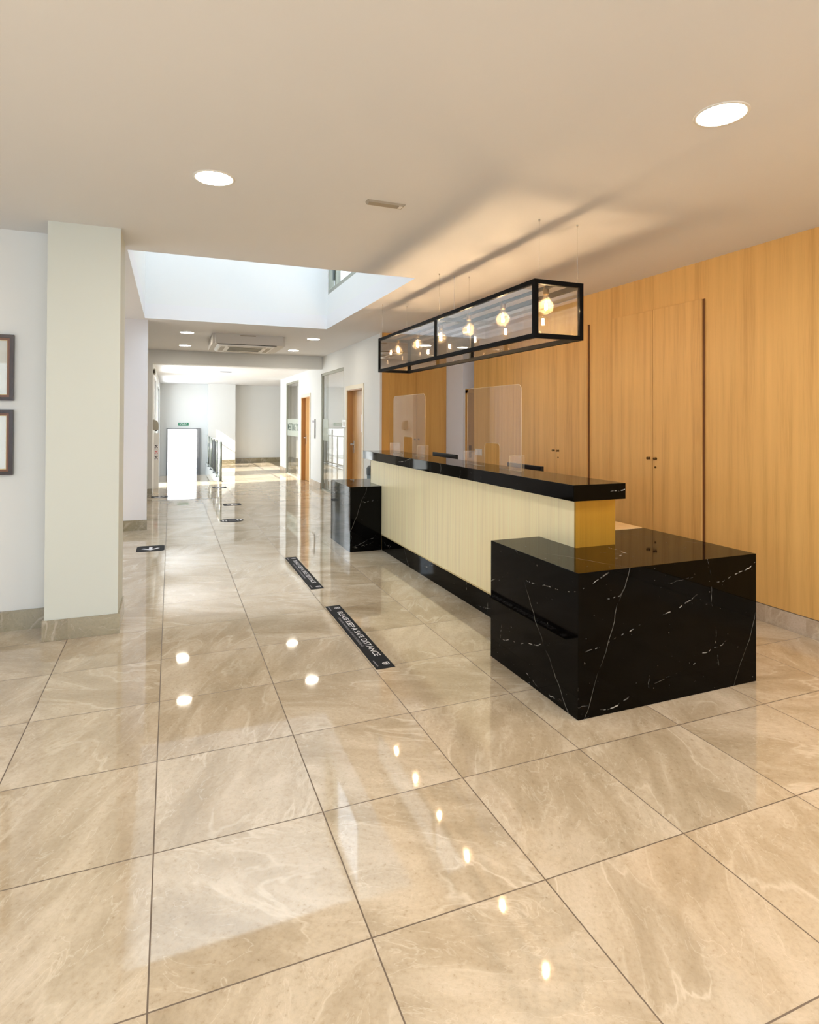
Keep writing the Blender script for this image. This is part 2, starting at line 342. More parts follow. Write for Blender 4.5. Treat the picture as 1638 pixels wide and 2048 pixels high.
def prism(bm, pts, axis, a0, a1):
    """extrude a closed outline (2-D points) along axis between a0 and a1"""
    def P(p, a):
        return {'x': (a, p[0], p[1]), 'y': (p[0], a, p[1]), 'z': (p[0], p[1], a)}[axis]
    A = [bm.verts.new(P(p, a0)) for p in pts]; B = [bm.verts.new(P(p, a1)) for p in pts]
    k = len(pts)
    for i in range(k): bm.faces.new((A[i], A[(i + 1) % k], B[(i + 1) % k], B[i]))
    bm.faces.new(A[::-1]); bm.faces.new(B)
def round_rect(x0, x1, y0, y1, r, seg=6, corners=(1, 1, 1, 1)):
    out = []
    for (cx, cy, a0, on, px, py) in ((x1 - r, y0 + r, -PI / 2, corners[0], x1, y0), (x1 - r, y1 - r, 0, corners[1], x1, y1), (x0 + r, y1 - r, PI / 2, corners[2], x0, y1), (x0 + r, y0 + r, PI, corners[3], x0, y0)):
        if not on: out.append((px, py)); continue
        for i in range(seg + 1):
            a = a0 + PI / 2 * i / seg; out.append((cx + r * math.cos(a), cy + r * math.sin(a)))
    return out
def obj(name, bm, m, parent=None, label=None):
    me = bpy.data.meshes.new(name)
    bmesh.ops.recalc_face_normals(bm, faces=list(bm.faces))
    if parent is not None:
        root = parent
        while root.parent: root = root.parent
        bmesh.ops.translate(bm, verts=list(bm.verts), vec=-Vector(root.location))
    bm.to_mesh(me); bm.free(); me.materials.append(m)
    o = bpy.data.objects.new(name, me); C.objects.link(o)
    if parent is not None: o.parent = parent
    if label: o['label'] = label
    return o
def tag(o, label, cat, group=None):
    o['label'] = label; o['category'] = cat
    if group: o['group'] = group
    return o
def thing(name, loc, label, cat, group=None):
    o = bpy.data.objects.new(name, None); C.objects.link(o); o.location = loc; o.empty_display_size = .1
    return tag(o, label, cat, group)
def struct(name, bm, m, parent=None):
    o = obj(name, bm, m, parent)
    if parent is None: o['kind'] = 'structure'
    return o
def sroot(name, loc):
    o = bpy.data.objects.new(name, None); C.objects.link(o); o.location = loc; o['kind'] = 'structure'; return o
def copy_tree(o, parent=None, label=None, loc=None):
    c = o.copy(); C.objects.link(c); c.parent = parent
    if parent is None:
        if loc is not None: c.location = loc
        if label: c['label'] = label
    for ch in list(o.children): copy_tree(ch, c)
    return c
def text_bm(body, width, height, extr=.0006, bold=0.0, fit_h=True):
    """letters as a mesh in the xy plane, lower left at the origin, scaled to width x height"""
    cu = bpy.data.curves.new('t', 'FONT'); cu.body = body; cu.size = 1; cu.extrude = 0; cu.offset = bold; cu.resolution_u = 3
    o = bpy.data.objects.new('t', cu); C.objects.link(o)
    dg = bpy.context.evaluated_depsgraph_get(); me = bpy.data.meshes.new_from_object(o.evaluated_get(dg))
    bm = nb(); bm.from_mesh(me)
    bpy.data.objects.remove(o); bpy.data.meshes.remove(me)
    xs = [v.co.x for v in bm.verts]; ys = [v.co.y for v in bm.verts]
    sx = width / (max(xs) - min(xs)); sy = height / (max(ys) - min(ys)) if fit_h else sx
    for v in bm.verts: v.co = Vector(((v.co.x - min(xs)) * sx, (v.co.y - min(ys)) * sy, 0))
    r = bmesh.ops.extrude_face_region(bm, geom=list(bm.faces)); vs = [e for e in r['geom'] if isinstance(e, bmesh.types.BMVert)]
    bmesh.ops.translate(bm, verts=vs, vec=(0, 0, extr)); return bm
def placed(bm, ex, ey, origin):
    """map local x,y,z of bm to world vectors ex, ey, ex x ey"""
    ex, ey, o = Vector(ex), Vector(ey), Vector(origin); ez = ex.cross(ey)
    for v in bm.verts: v.co = o + ex * v.co.x + ey * v.co.y + ez * v.co.z
    return bm

# ------------------------------------------------------------------ setting: floors
ZC, ZC2 = 2.86, 2.68
b = nb()
bx(b, -4.2, 6.4, -4.5, 15.3, -.12, 0); bx(b, 1.16, 6.4, 15.3, 21.4, -.12, 0)
struct('floor', b, M_FLOOR)
b = nb(); bx(b, -.33, 1.16, 19.0, 21.4, -.97, -.85)
for k in range(5): bx(b, -.33, 1.16, 15.3 + .37 * k, 21.4 if False else 19.0, -.97, -.17 * (k + 1) + .0)
struct('floor_lower', b, M_FLOOR)
struct('trim_1', bbox_bevel((-.31, 1.10, 15.262, 15.302, -.02, .004), .002), M_STEEL)
b = nb(); bx(b, -30, 30, 21.7, 35.2, -.97, -.85)
struct('floor_exterior', b, M_PAVE)
b = nb(); bx(b, -14, -.45, 12.95, 30, -.12, -.01)
struct('floor_terrace', b, M_PAVE)
struct('wall_exterior', box_bm(-14, 14, 35.0, 35.3, -.9, 4.2), M_WALL)

# ceilings
b = nb()
bx(b, -4.2, 4.5, -4.5, 5.25, ZC, ZC + .2); bx(b, -4.2, -.33, 5.25, 8.73, ZC, ZC + .2); bx(b, 2.155, 4.5, 5.25, 8.73, ZC, ZC + .2)
bx(b, -4.2, 4.5, 8.73, 12.9, ZC, ZC + .2); bx(b, 4.5, 6.4, 7.83, 12.9, ZC, ZC + .2)
struct('ceiling', b, M_CEIL)
struct('ceiling_2', box_bm(-.45, 6.4, 12.9, 21.6, ZC2, ZC2 + .2), M_CEIL)
# skylight shaft
b = nb(); bx(b, -.45, -.33, 5.13, 8.85, ZC + .2, 7.5); bx(b, -.33, 2.155, 5.13, 5.25, ZC + .2, 7.5)
bx(b, -.33, 2.155, 8.73, 8.85, ZC + .2, 7.5)
bx(b, 2.155, 2.3, 5.13, 7.0, ZC + .2, 7.5); bx(b, 2.155, 2.3, 8.66, 8.85, ZC + .2, 7.5); bx(b, 2.155, 2.3, 7.0, 8.66, ZC + .2, 3.36); bx(b, 2.155, 2.3, 7.0, 8.66, 4.5, 7.5)
struct('wall_skylight', b, M_WALL)
wf = sroot('window_1', (2.2, 7.83, 3.36))
b = nb()
bx(b, 2.16, 2.24, 7.0, 8.66, 3.36, 3.42); bx(b, 2.16, 2.24, 7.0, 8.66, 4.44, 4.5); bx(b, 2.16, 2.24, 7.0, 7.05, 3.42, 4.44); bx(b, 2.16, 2.24, 8.61, 8.66, 3.42, 4.44); bx(b, 2.165, 2.235, 8.24, 8.29, 3.42, 4.44)
obj('window_frame', b, M_ALU, wf); obj('window_pane', box_bm(2.197, 2.203, 7.05, 8.61, 3.42, 4.44), M_GLASS, wf)
b = nb(); bx(b, 2.135, 2.17, 8.28, 8.315, 3.50, 4.3); obj('window_handle', b, M_STEEL, wf)
struct('wall_upper_corridor', box_bm(3.4, 3.5, 5, 9.5, 3.2, 5), M_WALL)
sk = sroot('window_2', (.91, 6.99, 7.5)); b = nb()
for xx in (-.45, .36, 1.40, 2.24): bx(b, xx, xx + .06, 5.13, 8.85, 7.5, 7.58)
for yy in (5.13, 8.79): bx(b, -.39, 2.24, yy, yy + .06, 7.5, 7.58)
obj('window_frame', b, M_ALU, sk); obj('window_pane', box_bm(-.39, 2.24, 5.19, 8.79, 7.53, 7.54), M_GLASS, sk)

# ------------------------------------------------------------------ setting: walls
b = nb(); bx(b, 4.16, 4.34, -4.5, 7.83, 0.135, ZC); struct('wall_right', b, M_WOOD)
struct('baseboard_right', box_bm(4.155, 4.34, -4.5, 7.83, 0, .130), M_SKIRTW)
struct('wall_left', box_bm(-4.2, -.60, 5.02, 5.16, 0, ZC), M_WALL)
struct('trim_2', box_bm(-.787, -.337, 4.684, 5.13, .0, ZC), M_COL)               # column
struct('baseboard_left', box_bm(-4.2, -.79, 4.995, 5.02, 0, .138), M_SKIRT)
b = nb(); bx(b, -.799, -.325, 4.672, 4.684, 0, .138); bx(b, -.337, -.325, 4.684, 5.13, 0, .138); bx(b, -.799, -.787, 4.684, 5.0, 0, .138)
struct('baseboard_column', b, M_SKIRT)
struct('wall_left_2', box_bm(-4.2, -.297, 8.87, 9.05, 0, ZC), M_WALLC)
struct('baseboard_left_2', box_bm(-4.2, -.290, 8.855, 8.87, 0, .138), M_SKIRT)
b = nb(); bx(b, -4.2, -1.20, 12.64, 12.9, 0, ZC); bx(b, -.76, -.33, 12.64, 12.9, 0, ZC); bx(b, -1.20, -.76, 12.64, 12.9, 2.15, ZC)
struct('wall_left_3', b, M_WALL)
struct('baseboard_left_3', box_bm(-.72, -.323, 12.627, 12.64, 0, .15), M_SKIRT)
struct('trim_3', box_bm(-.33, 3.03, 12.64, 12.9, 2.592, ZC), M_WALL)              # beam
wd = sroot('window_3', (-.98, 12.77, 0)); b = nb()
bx(b, -1.20, -1.15, 12.74, 12.80, 0, 2.15); bx(b, -.81, -.76, 12.74, 12.80, 0, 2.15); bx(b, -1.15, -.81, 12.74, 12.80, 2.09, 2.15); bx(b, -1.15, -.81, 12.74, 12.80, 0, .36)
obj('window_frame', b, M_ALU, wd); obj('window_pane', box_bm(-1.15, -.81, 12.767, 12.773, .36, 2.09), M_GLASS, wd)
# back and side of the lobby behind the camera, with its windows
b = nb(); bx(b, -4.2, 4.5, -4.62, -4.5, 0, .35); bx(b, -4.2, 4.5, -4.62, -4.5, 2.65, ZC); bx(b, -4.2, -3.4, -4.62, -4.5, .35, 2.65); bx(b, 3.4, 4.5, -4.62, -4.5, .35, 2.65)
struct('wall_back', b, M_WALL)
wb = sroot('window_4', (0, -4.56, .35)); b = nb()
for k in range(6): bx(b, -3.4 + k * 1.348, -3.34 + k * 1.348, -4.59, -4.53, .35, 2.65)
obj('window_frame', b, M_ALU, wb); obj('window_pane', box_bm(-3.4, 3.4, -4.563, -4.557, .35, 2.65), M_GLASS, wb)
b = nb(); bx(b, -4.32, -4.2, -4.5, 12.9, 0, .9); bx(b, -4.32, -4.2, -4.5, 12.9, 2.4, ZC)
for y0, y1 in ((-4.5, -3.0), (1.4, 5.8), (8.0, 12.9)): bx(b, -4.32, -4.2, y0, y1, .9, 2.4)
struct('wall_far_left', b, M_WALL)
wl = sroot('window_5', (-4.26, 3, .35)); b = nb()
for yy in (-3.0, -.9, 1.34, 5.8, 7.94): bx(b, -4.29, -4.23, yy, yy + .06, .9, 2.4)
obj('window_frame', b, M_ALU, wl)
b = nb()
for y0, y1 in ((-3, 1.4), (5.8, 8.0)): bx(b, -4.263, -4.257, y0, y1, .9, 2.4)
obj('window_pane', b, M_GLASS, wl)

# openings on the left, by the stairwell
b = nb(); bx(b, -.45, -.33, 12.9, 14.15, 0, ZC2); bx(b, -.45, -.33, 14.15, 16.2, 2.45, ZC2); bx(b, -.45, -.33, 16.2, 17.4, 0, ZC2); bx(b, -.45, -.33, 17.4, 20.6, 2.45, ZC2)
bx(b, -.45, -.33, 17.4, 20.6, 0, 1.0); bx(b, -.45, -.33, 20.6, 21.4, -.97, ZC2); bx(b, -.45, -.33, 15.3, 20.6, -.97, 0); struct('wall_terrace', b, M_WALL)
wt = sroot('window_6', (-.39, 15.2, 0)); b = nb()
for yy in (14.15, 15.145, 16.14): bx(b, -.43, -.37, yy, yy + .06, 0, 2.45)
bx(b, -.43, -.37, 14.15, 16.2, 0, .05); bx(b, -.43, -.37, 14.15, 16.2, 2.40, 2.45)
obj('window_frame', b, M_CHROME, wt); obj('window_pane', box_bm(-.403, -.397, 14.15, 16.2, .05, 2.40), M_GLASS, wt)
wt = sroot('window_9', (-.39, 19.0, 1.0)); b = nb()
for yy in (17.4, 18.97, 20.54): bx(b, -.43, -.37, yy, yy + .06, 1.0, 2.45)
bx(b, -.43, -.37, 17.4, 20.6, 1.0, 1.05); bx(b, -.43, -.37, 17.4, 20.6, 2.40, 2.45)
obj('window_frame', b, M_CHROME, wt); obj('window_pane', box_bm(-.403, -.397, 17.4, 20.6, 1.05, 2.40), M_GLASS, wt)

# right corridor wall with two doors and two glazed openings
XR = 3.03
def wall_run(b, x0, x1, runs, z1):
    for y0, y1, za, zb in runs: bx(b, x0, x1, y0, y1, za, zb)
D1, D2, G1, G2 = (9.72, 10.66, 2.05), (13.84, 14.80, 2.05), (10.92, 12.74, 2.50), (15.19, 16.95, 2.52)
b = nb()
wall_run(b, XR, XR + .14, [(8.75, D1[0], 0, ZC), (D1[0], D1[1], D1[2], ZC), (D1[1], G1[0], 0, ZC), (G1[0], G1[1], G1[2], ZC), (G1[1], 12.9, 0, ZC),
     (12.9, D2[0], 0, ZC2), (D2[0], D2[1], D2[2], ZC2), (D2[1], G2[0], 0, ZC2), (G2[0], G2[1], G2[2], ZC2), (G2[1], 17.92, 0, ZC2)], 0)
bx(b, XR + .14, 6.4, 17.80, 17.92, 0, ZC2)
struct('wall_corridor', b, M_WALL)
b = nb()
for y0, y1 in ((8.80, D1[0] - .08), (D1[1] + .08, G1[0]), (G1[1], D2[0] - .08), (D2[1] + .08, G2[0]), (G2[1], 17.93)): bx(b, XR - .012, XR, y0, y1, 0, .13)
bx(b, XR - .012, XR + .14, G1[1] - .002, G1[1] - .0005, 0, .13)
bx(b, XR, 6.4, 17.92, 17.932, 0, .13)
struct('baseboard_corridor', b, M_SKIRTW)
# rooms behind the corridor glazing
b = nb(); bx(b, 6.28, 6.4, 8.9, 21.4, 0, ZC); bx(b, XR + .14, 6.28, 8.9, 9.02, 0, ZC); bx(b, XR + .14, 6.28, 13.1, 13.22, 0, ZC2)
struct('wall_rooms', b, M_WALL)
b = nb(); bx(b, 6.265, 6.28, 9.02, 17.8, 0, .13); bx(b, XR + .14, 6.28, 17.785, 17.80, 0, .13); bx(b, XR + .14, 6.28, 13.085, 13.10, 0, .13)
struct('baseboard_rooms', b, M_SKIRT)
ROOM_FILL = 60.0
for lx, ly, lz in ((4.7, 11.2, 2.84), (4.7, 15.6, 2.66)):                # unseen fill lamps added to brighten the rooms behind the glazing
    l_ = bpy.data.lights.new('room_fill', 'AREA'); l_.shape = 'DISK'; l_.size = .5; l_.energy = ROOM_FILL; l_.color = (1, .93, .82)
    o_ = bpy.data.objects.new('room_fill', l_); C.objects.link(o_); o_.location = (lx, ly, lz)
# end walls
b = nb(); bx(b, 1.16, 2.03, 20.9, 21.4, -.97, ZC2); bx(b, 2.03, 6.4, 21.4, 21.6, 0, ZC2)
bx(b, .90, 1.16, 21.4, 21.6, -.97, ZC2); bx(b, -.45, -.10, 21.4, 21.6, -.97, ZC2); bx(b, -.10, .90, 21.4, 21.6, 1.20, ZC2)
struct('wall_end', b, M_WALL)
b = nb(); bx(b, 1.16, 2.04, 20.888, 20.9, 0, .14); bx(b, 2.03, 2.042, 20.9, 21.4, 0, .14); bx(b, 2.042, 6.4, 21.385, 21.4, 0, .16)
struct('baseboard_end', b, M_SKIRT)
struct('wall_stairwell', box_bm(1.10, 1.16, 15.3, 21.4, -.97, .0), M_WALL)

# ------------------------------------------------------------------ recess behind the counter
struct('wall_recess', box_bm(XR + .14, 4.50, 8.80, 8.90, 0, ZC), M_WALL)
b = nb(); bx(b, 4.14, 4.18, 8.15, 8.80, 0, ZC); bx(b, 4.18, 6.4, 8.15, 8.27, 1.99, ZC); bx(b, 5.2, 6.4, 8.15, 8.27, 0, 1.99); bx(b, 4.34, 6.4, 7.71, 7.83, 0, ZC)
struct('wall_passage', b, M_WALLC)
dr = sroot('door_1', (4.6, 8.2, 0)); b = nb(); bx(b, 4.18, 4.23, 8.14, 8.27, 0, 1.97); bx(b, 5.15, 5.2, 8.14, 8.27, 0, 1.97); bx(b, 4.18, 5.2, 8.14, 8.27, 1.92, 1.985)
obj('door_frame', b, M_WOODR, dr); obj('door_leaf', box_bm(4.23, 5.15, 8.20, 8.24, .005, 1.92), M_WOODR, dr)
b = nb(); cyl(b, (4.29, 8.2, 1.03), (4.29, 8.15, 1.03), .011); cyl(b, (4.285, 8.155, 1.03), (4.40, 8.155, 1.03), .009); bx(b, 4.27, 4.31, 8.190, 8.2, .93, 1.12)
obj('door_handle', b, M_KNOB, dr)
def knob(parent, x, y, z, axis):
    b = nb(); d = Vector({'x': (-1, 0, 0), 'y': (0, -1, 0)}[axis]); p = Vector((x, y, z))
    cyl(b, p, p + d * .004, .013); cyl(b, p + d * .004, p + d * .018, .006); cyl(b, p + d * .016, p + d * .024, .010, .013); cyl(b, p + d * .024, p + d * .030, .013, .009)
    return obj('knob', b, M_KNOB, parent)
def lock(parent, x, y, z, axis):
    b = nb(); d = Vector({'x': (-1, 0, 0), 'y': (0, -1, 0)}[axis]); p = Vector((x, y, z)); cyl(b, p, p + d * .004, .010); cyl(b, p + d * .004, p + d * .006, .004)
    return obj('keyhole', b, M_KNOB, parent)
def side_cupboard(y0, y1, y2, label):
    t = thing('built_in_cupboard', (4.16, (y0 + y2) / 2, 0), label, 'cupboard', 'veneered cupboards in the timber wall')
    for k, (a, c) in enumerate(((y0, y1 - .0022), (y1 + .0022, y2))):
        dleaf = obj('cupboard_door', bbox_bevel((4.135, 4.157, a, c, .135, 2.537), .001, 1), M_WOODD, t)
        ky = y1 - .042 if k == 0 else y1 + .042
        knob(dleaf, 4.135, ky, 1.163, 'x')
        if k == 0:
            obj('edge_shade', box_bm(4.150, 4.159, a - .019, a - .0005, .135, 2.537), M_GAP_SHADE, t)  # dark strip added to stand in for the shaded door edge
            obj('door_backing', box_bm(4.1575, 4.1595, y0, y2, .135, 2.537), M_GAP_SHADE, t)  # dark sheet added so the gap between the doors looks shaded
        if k == 0: lock(dleaf, 4.135, y1 - .035, 1.083, 'x')
    return t
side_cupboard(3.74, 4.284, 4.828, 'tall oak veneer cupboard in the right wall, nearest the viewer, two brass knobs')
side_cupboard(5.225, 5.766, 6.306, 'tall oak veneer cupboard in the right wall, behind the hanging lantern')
t = thing('built_in_cupboard', (3.6, 8.75, 0), 'tall honey oak double cupboard filling the recess at the far end of the counter', 'cupboard')
obj('door_backing', box_bm(3.036, 4.138, 8.7405, 8.7495, 0, ZC - .001), M_WOODR, t)
for a, c, kx in ((3.16, 3.609, 3.58), (3.613, 4.06, 3.645)):
    dl = obj('cupboard_door', bbox_bevel((a, c, 8.722, 8.740, .10, 2.72), .001, 1), M_WOODR, t); knob(dl, kx, 8.722, 1.20, 'y')
b = nb(); bx(b, 3.0, 3.035, 8.735, 8.75, 0, ZC); struct('trim_4', b, M_WPL)

# ------------------------------------------------------------------ doors and glazing in the corridor
def corridor_door(name, D, leaf_open=0):
    t = sroot(name, (XR, (D[0] + D[1]) / 2, 0)); y0, y1, zt = D
    b = nb(); bx(b, XR - .014, XR, y0 - .075, y0, 0, zt + .075); bx(b, XR - .014, XR, y1, y1 + .075, 0, zt + .075); bx(b, XR - .014, XR, y0, y1, zt, zt + .075)
    obj('door_casing', b, M_CASING, t)
    b = nb(); bx(b, XR, XR + .14, y0, y0 + .02, 0, zt); bx(b, XR, XR + .14, y1 - .02, y1, 0, zt); bx(b, XR, XR + .14, y0, y1, zt - .02, zt)
    obj('door_frame', b, M_DOORW, t)
    lf = obj('door_leaf', box_bm(XR + .095, XR + .135, y0 + .02, y1 - .02, .005, zt - .02), M_DOORL, t)
    b = nb(); ky = y1 - .10
    bx(b, XR + .088, XR + .096, ky - .022, ky + .022, .90, 1.12); cyl(b, (XR + .09, ky, 1.06), (XR + .03, ky, 1.06), .014); cyl(b, (XR + .035, ky + .008, 1.06), (XR + .035, ky - .14, 1.06), .014)
    obj('door_handle', b, M_CHROME, lf)
    return t
corridor_door('door_2', D1); corridor_door('door_3', D2)
def notice(loc, a, label):
    return tag(obj('notice', box_bm(*a), M_PAPER), label, 'notice')
notice(0, (XR + .0925, XR + .0945, 9.88, 10.09, 1.29, 1.60), 'white paper notice on the nearer corridor door')
notice(0, (XR + .0925, XR + .0945, 14.02, 14.24, 1.30, 1.62), 'white paper notice on the farther corridor door')
def glazing(name, G):
    t = sroot(name, (XR, (G[0] + G[1]) / 2, 0)); y0, y1, zt = G; b = nb()
    bx(b, XR + .01, XR + .06, y0, y0 + .05, 0, zt); bx(b, XR + .01, XR + .06, y1 - .05, y1, 0, zt); bx(b, XR + .01, XR + .06, y0, y1, zt - .05, zt)
    bx(b, XR + .02, XR + .05, y0, y1, 0, .02); bx(b, XR + .09, XR + .12, y0, y1, 0, .02); bx(b, XR + .07, XR + .12, y1 - .16, y1 - .11, .02, zt)
    obj('window_frame', b, M_ALU, t)
    p_ = obj('window_pane', box_bm(XR + .03, XR + .038, y0 + .05, y1 - .05, .02, zt - .05), M_GLASS, t)
    return t, p_
g1, p1 = glazing('window_7', G1); g2, p2 = glazing('window_8', G2)
obj('frosted_band', box_bm(XR + .027, XR + .030, G1[1] - .52, G1[1] - .05, 1.06, 1.52), M_FROST, p1)
obj('frosted_band', box_bm(XR + .027, XR + .030, G2[0] + .05, G2[1] - .05, 1.06, 1.52), M_FROST, p2)
tb = placed(text_bm('MEETING YO', 1.56, .20, .001, .02), (0, -1, 0), (0, 0, 1), (XR + .0265, G2[1] - .13, 1.20))
obj('lettering', tb, M_FILM, p2)
# wall plates beside the doors
t = thing('wall_sign', (XR, 10.83, 1.43), 'small brushed metal sign plate between near door and glazing', 'sign')
obj('plate', bbox_bevel((XR - .022, XR, 10.70, 10.95, 1.365, 1.50), .003), M_CHROME, t); obj('insert', box_bm(XR - .024, XR - .0225, 10.74, 10.91, 1.39, 1.475), M_WPL, t)
t = thing('notice_board', (XR, 13.42, 1.28), 'white notice board with dark edge between the farther door and the glazing', 'notice board')
obj('board', bbox_bevel((XR - .018, XR, 13.27, 13.60, 1.08, 1.52), .003), M_WPL, t); obj('edge', box_bm(XR - .021, XR - .001, 13.255, 13.272, 1.08, 1.52), M_DPL, t)
obj('header', box_bm(XR - .0195, XR - .0185, 13.32, 13.50, 1.44, 1.49), M_GREYINK, t)

# ------------------------------------------------------------------ counter
X0, X1, Y0, Y1 = 2.28, 2.58, 2.985, 6.975
t = thing('reception_counter', (2.43, 4.98, 0), 'long reception counter with brushed brass front on a black marble kickplate', 'counter')
obj('core', box_bm(2.30, 2.575, Y0 + .01, Y1 - .01, 0, 1.034), M_DESKW, t)
obj('front_panel', box_bm(X0, 2.30, Y0 + .012, Y1, .186, 1.034), M_BRASS, t)
obj('trim_strip', box_bm(X0 - .004, 2.30, Y0, Y1, .176, .186), M_GOLD, t, 'thin pale gold strip')
b = nb(); bx(b, X0 + .0, X0 + .028, Y0 - .003, Y0 + .012, .186, 1.034); obj('corner_post', b, M_BRASS_SHADED, t)
obj('end_panel', box_bm(X0 + .0295, X1, Y0, Y0 + .012, .186, 1.034), M_BRASS_SHADED, t, 'gold end panel, shade in its colour')
obj('end_panel', box_bm(X0, X1, Y1 - .012, Y1, .186, 1.034), M_BRASS_SHADED, t)
obj('kickplate', box_bm(X0 + .004, X1, 3.37, 6.55, 0, .176), M_BLACK, t, 'black marble kickplate')
tag(obj('countertop', bbox_bevel((2.198, X1 + .003, 2.895, 7.03, 1.034, 1.130), .0012, 1), M_BLACK), 'black marble countertop running along the reception counter', 'countertop')
b = nb()
prism(b, [(1.913, 2.482), (3.172, 2.482), (3.172, 3.366), (2.585, 3.366), (2.585, 2.984), (2.2795, 2.984), (2.2795, 3.366), (1.913, 3.366)], 'z', 0, .739)
bmesh.ops.bevel(b, geom=list(b.edges), offset=.0015, segments=1, affect='EDGES')
tag(obj('marble_plinth', b, M_BLACK), 'large black marble block wrapping the near end of the counter', 'plinth', 'black marble blocks at the counter ends')
b = nb(); prism(b, [(1.902, 6.556), (2.2795, 6.556), (2.2795, 6.98), (2.585, 6.98), (2.585, 6.60), (3.10, 6.60), (3.10, 7.432), (1.902, 7.432)], 'z', 0, .741)
bmesh.ops.bevel(b, geom=list(b.edges), offset=.0015, segments=1, affect='EDGES')
tag(obj('marble_plinth', b, M_BLACK), 'black marble block at the far end of the counter, by the corridor', 'plinth', 'black marble blocks at the counter ends')
# staff desk behind
t = thing('staff_desk', (2.86, 4.98, 0), 'pale wooden staff desk behind the reception counter', 'desk')
obj('desktop', box_bm(2.59, 3.16, 3.375, 6.59, .71, .742), M_DESKW, t)
for yy in (3.40, 4.95, 6.54): obj('desk_side', box_bm(2.62, 3.14, yy, yy + .03, 0, .71), M_DESKW, t)

def screen(y0, y1, cut0, cut1, label):
    xs = 2.41
    t = thing('protective_screen', (xs, (y0 + y1) / 2, 1.13), label, 'screen', 'acrylic screens standing on the countertop')
    z0, z1, r, zc = 1.131, 1.780, .05, 1.325
    out = [(y0, z0), (cut0, z0)]
    out += [(cut0, zc - .03)] + [(cut0 + .03 - .03 * math.cos(a), zc - .03 + .03 * math.sin(a)) for a in (PI / 6, PI / 3, PI / 2)]
    out += [(cut1 - .03 + .03 * math.sin(a), zc - .03 + .03 * math.cos(a)) for a in (0, PI / 6, PI / 3)] + [(cut1, zc - .03), (cut1, z0), (y1, z0)]
    out += [(y1 - r + r * math.cos(a), z1 - r + r * math.sin(a)) for a in (0, PI / 8, PI / 4, 3 * PI / 8, PI / 2)]
    out += [(y0 + r - r * math.sin(a), z1 - r + r * math.cos(a)) for a in (0, PI / 8, PI / 4, 3 * PI / 8, PI / 2)]
    b = nb(); prism(b, out, 'x', xs - .002, xs + .002); obj('panel', b, M_ACRY, t)
    b = nb()
    k = len(out)
    for i in range(k):
        p, q = out[i], out[(i + 1) % k]
        cyl(b, (xs, p[0], p[1]), (xs, q[0], q[1]), .0018, seg=6)
    obj('panel_edge', b, M_ACRYE, t, 'polished edge')
    for yy in (y0 + .06, y1 - .06):
        ft = obj('foot', box_bm(xs - .062, xs + .062, yy - .002, yy + .002, 1.131, 1.245), M_ACRY, t)
        b = nb()
        for p, q in (((xs - .062, yy, 1.131), (xs - .062, yy, 1.245)), ((xs + .062, yy, 1.131), (xs + .062, yy, 1.245)), ((xs - .062, yy, 1.245), (xs + .062, yy, 1.245))): cyl(b, p, q, .0017, seg=6)
        obj('foot_edge', b, M_ACRYE, ft)
    return t
screen(3.79, 4.66, 4.105, 4.345, 'clear acrylic screen on the counter, nearer of the two')
screen(5.59, 6.52, 5.93, 6.19, 'clear acrylic screen on the counter, farther of the two')
def monitor(y0, y1, zt, label):
    yc = (y0 + y1) / 2
    t = thing('computer_monitor', (2.82, yc, .742), label, 'monitor', 'monitors behind the counter')
    obj('display_housing', bbox_bevel((2.80, 2.83, y0, y1, zt - .32, zt), .006), M_DPL, t)
    b = nb(); bx(b, 2.785, 2.80, yc - .03, yc + .03, .75, zt - .12); obj('stand', b, M_DPL, t)
    obj('stand_base', bbox_bevel((2.72, 2.90, yc - .12, yc + .12, .7425, .752), .003), M_DPL, t)
    obj('display', box_bm(2.830, 2.831, y0 + .012, y1 - .012, zt - .308, zt - .012), plain('dark display', (.02, .02, .022), .15), t)
monitor(4.115, 4.64, 1.134, 'black computer monitor behind the counter, near the closer acrylic screen')
monitor(5.68, 6.28, 1.142, 'black computer monitor behind the counter, between the two acrylic screens')
# bin
t = thing('waste_bin', (2.83, 8.42, 0), 'slate blue waste bin against the wall at the far end of the counter', 'bin')
b = nb(); lathe(b, (2.83, 8.42, 0), [(0, 0), (.11, 0), (.13, .70), (.128, .70)], 24); obj('bin_body', b, M_BIN, t)
b = nb(); lathe(b, (2.83, 8.42, 0), [(.136, .70), (.136, .79), (.11, .825), (0, .83)], 24); obj('lid', b, M_BIN2, t)
# socket plate on the timber wall
t = thing('wall_socket', (4.16, 7.67, 1.05), 'white double socket plate on the timber wall, seen through the nearer screen', 'socket')
obj('plate', bbox_bevel((4.15, 4.16, 7.58, 7.77, 1.0, 1.09), .003), M_WPL, t); obj('outlet', box_bm(4.1485, 4.1505, 7.60, 7.66, 1.015, 1.075), M_PAPER, t); obj('outlet', box_bm(4.1485, 4.1505, 7.69, 7.75, 1.015, 1.075), M_PAPER, t)

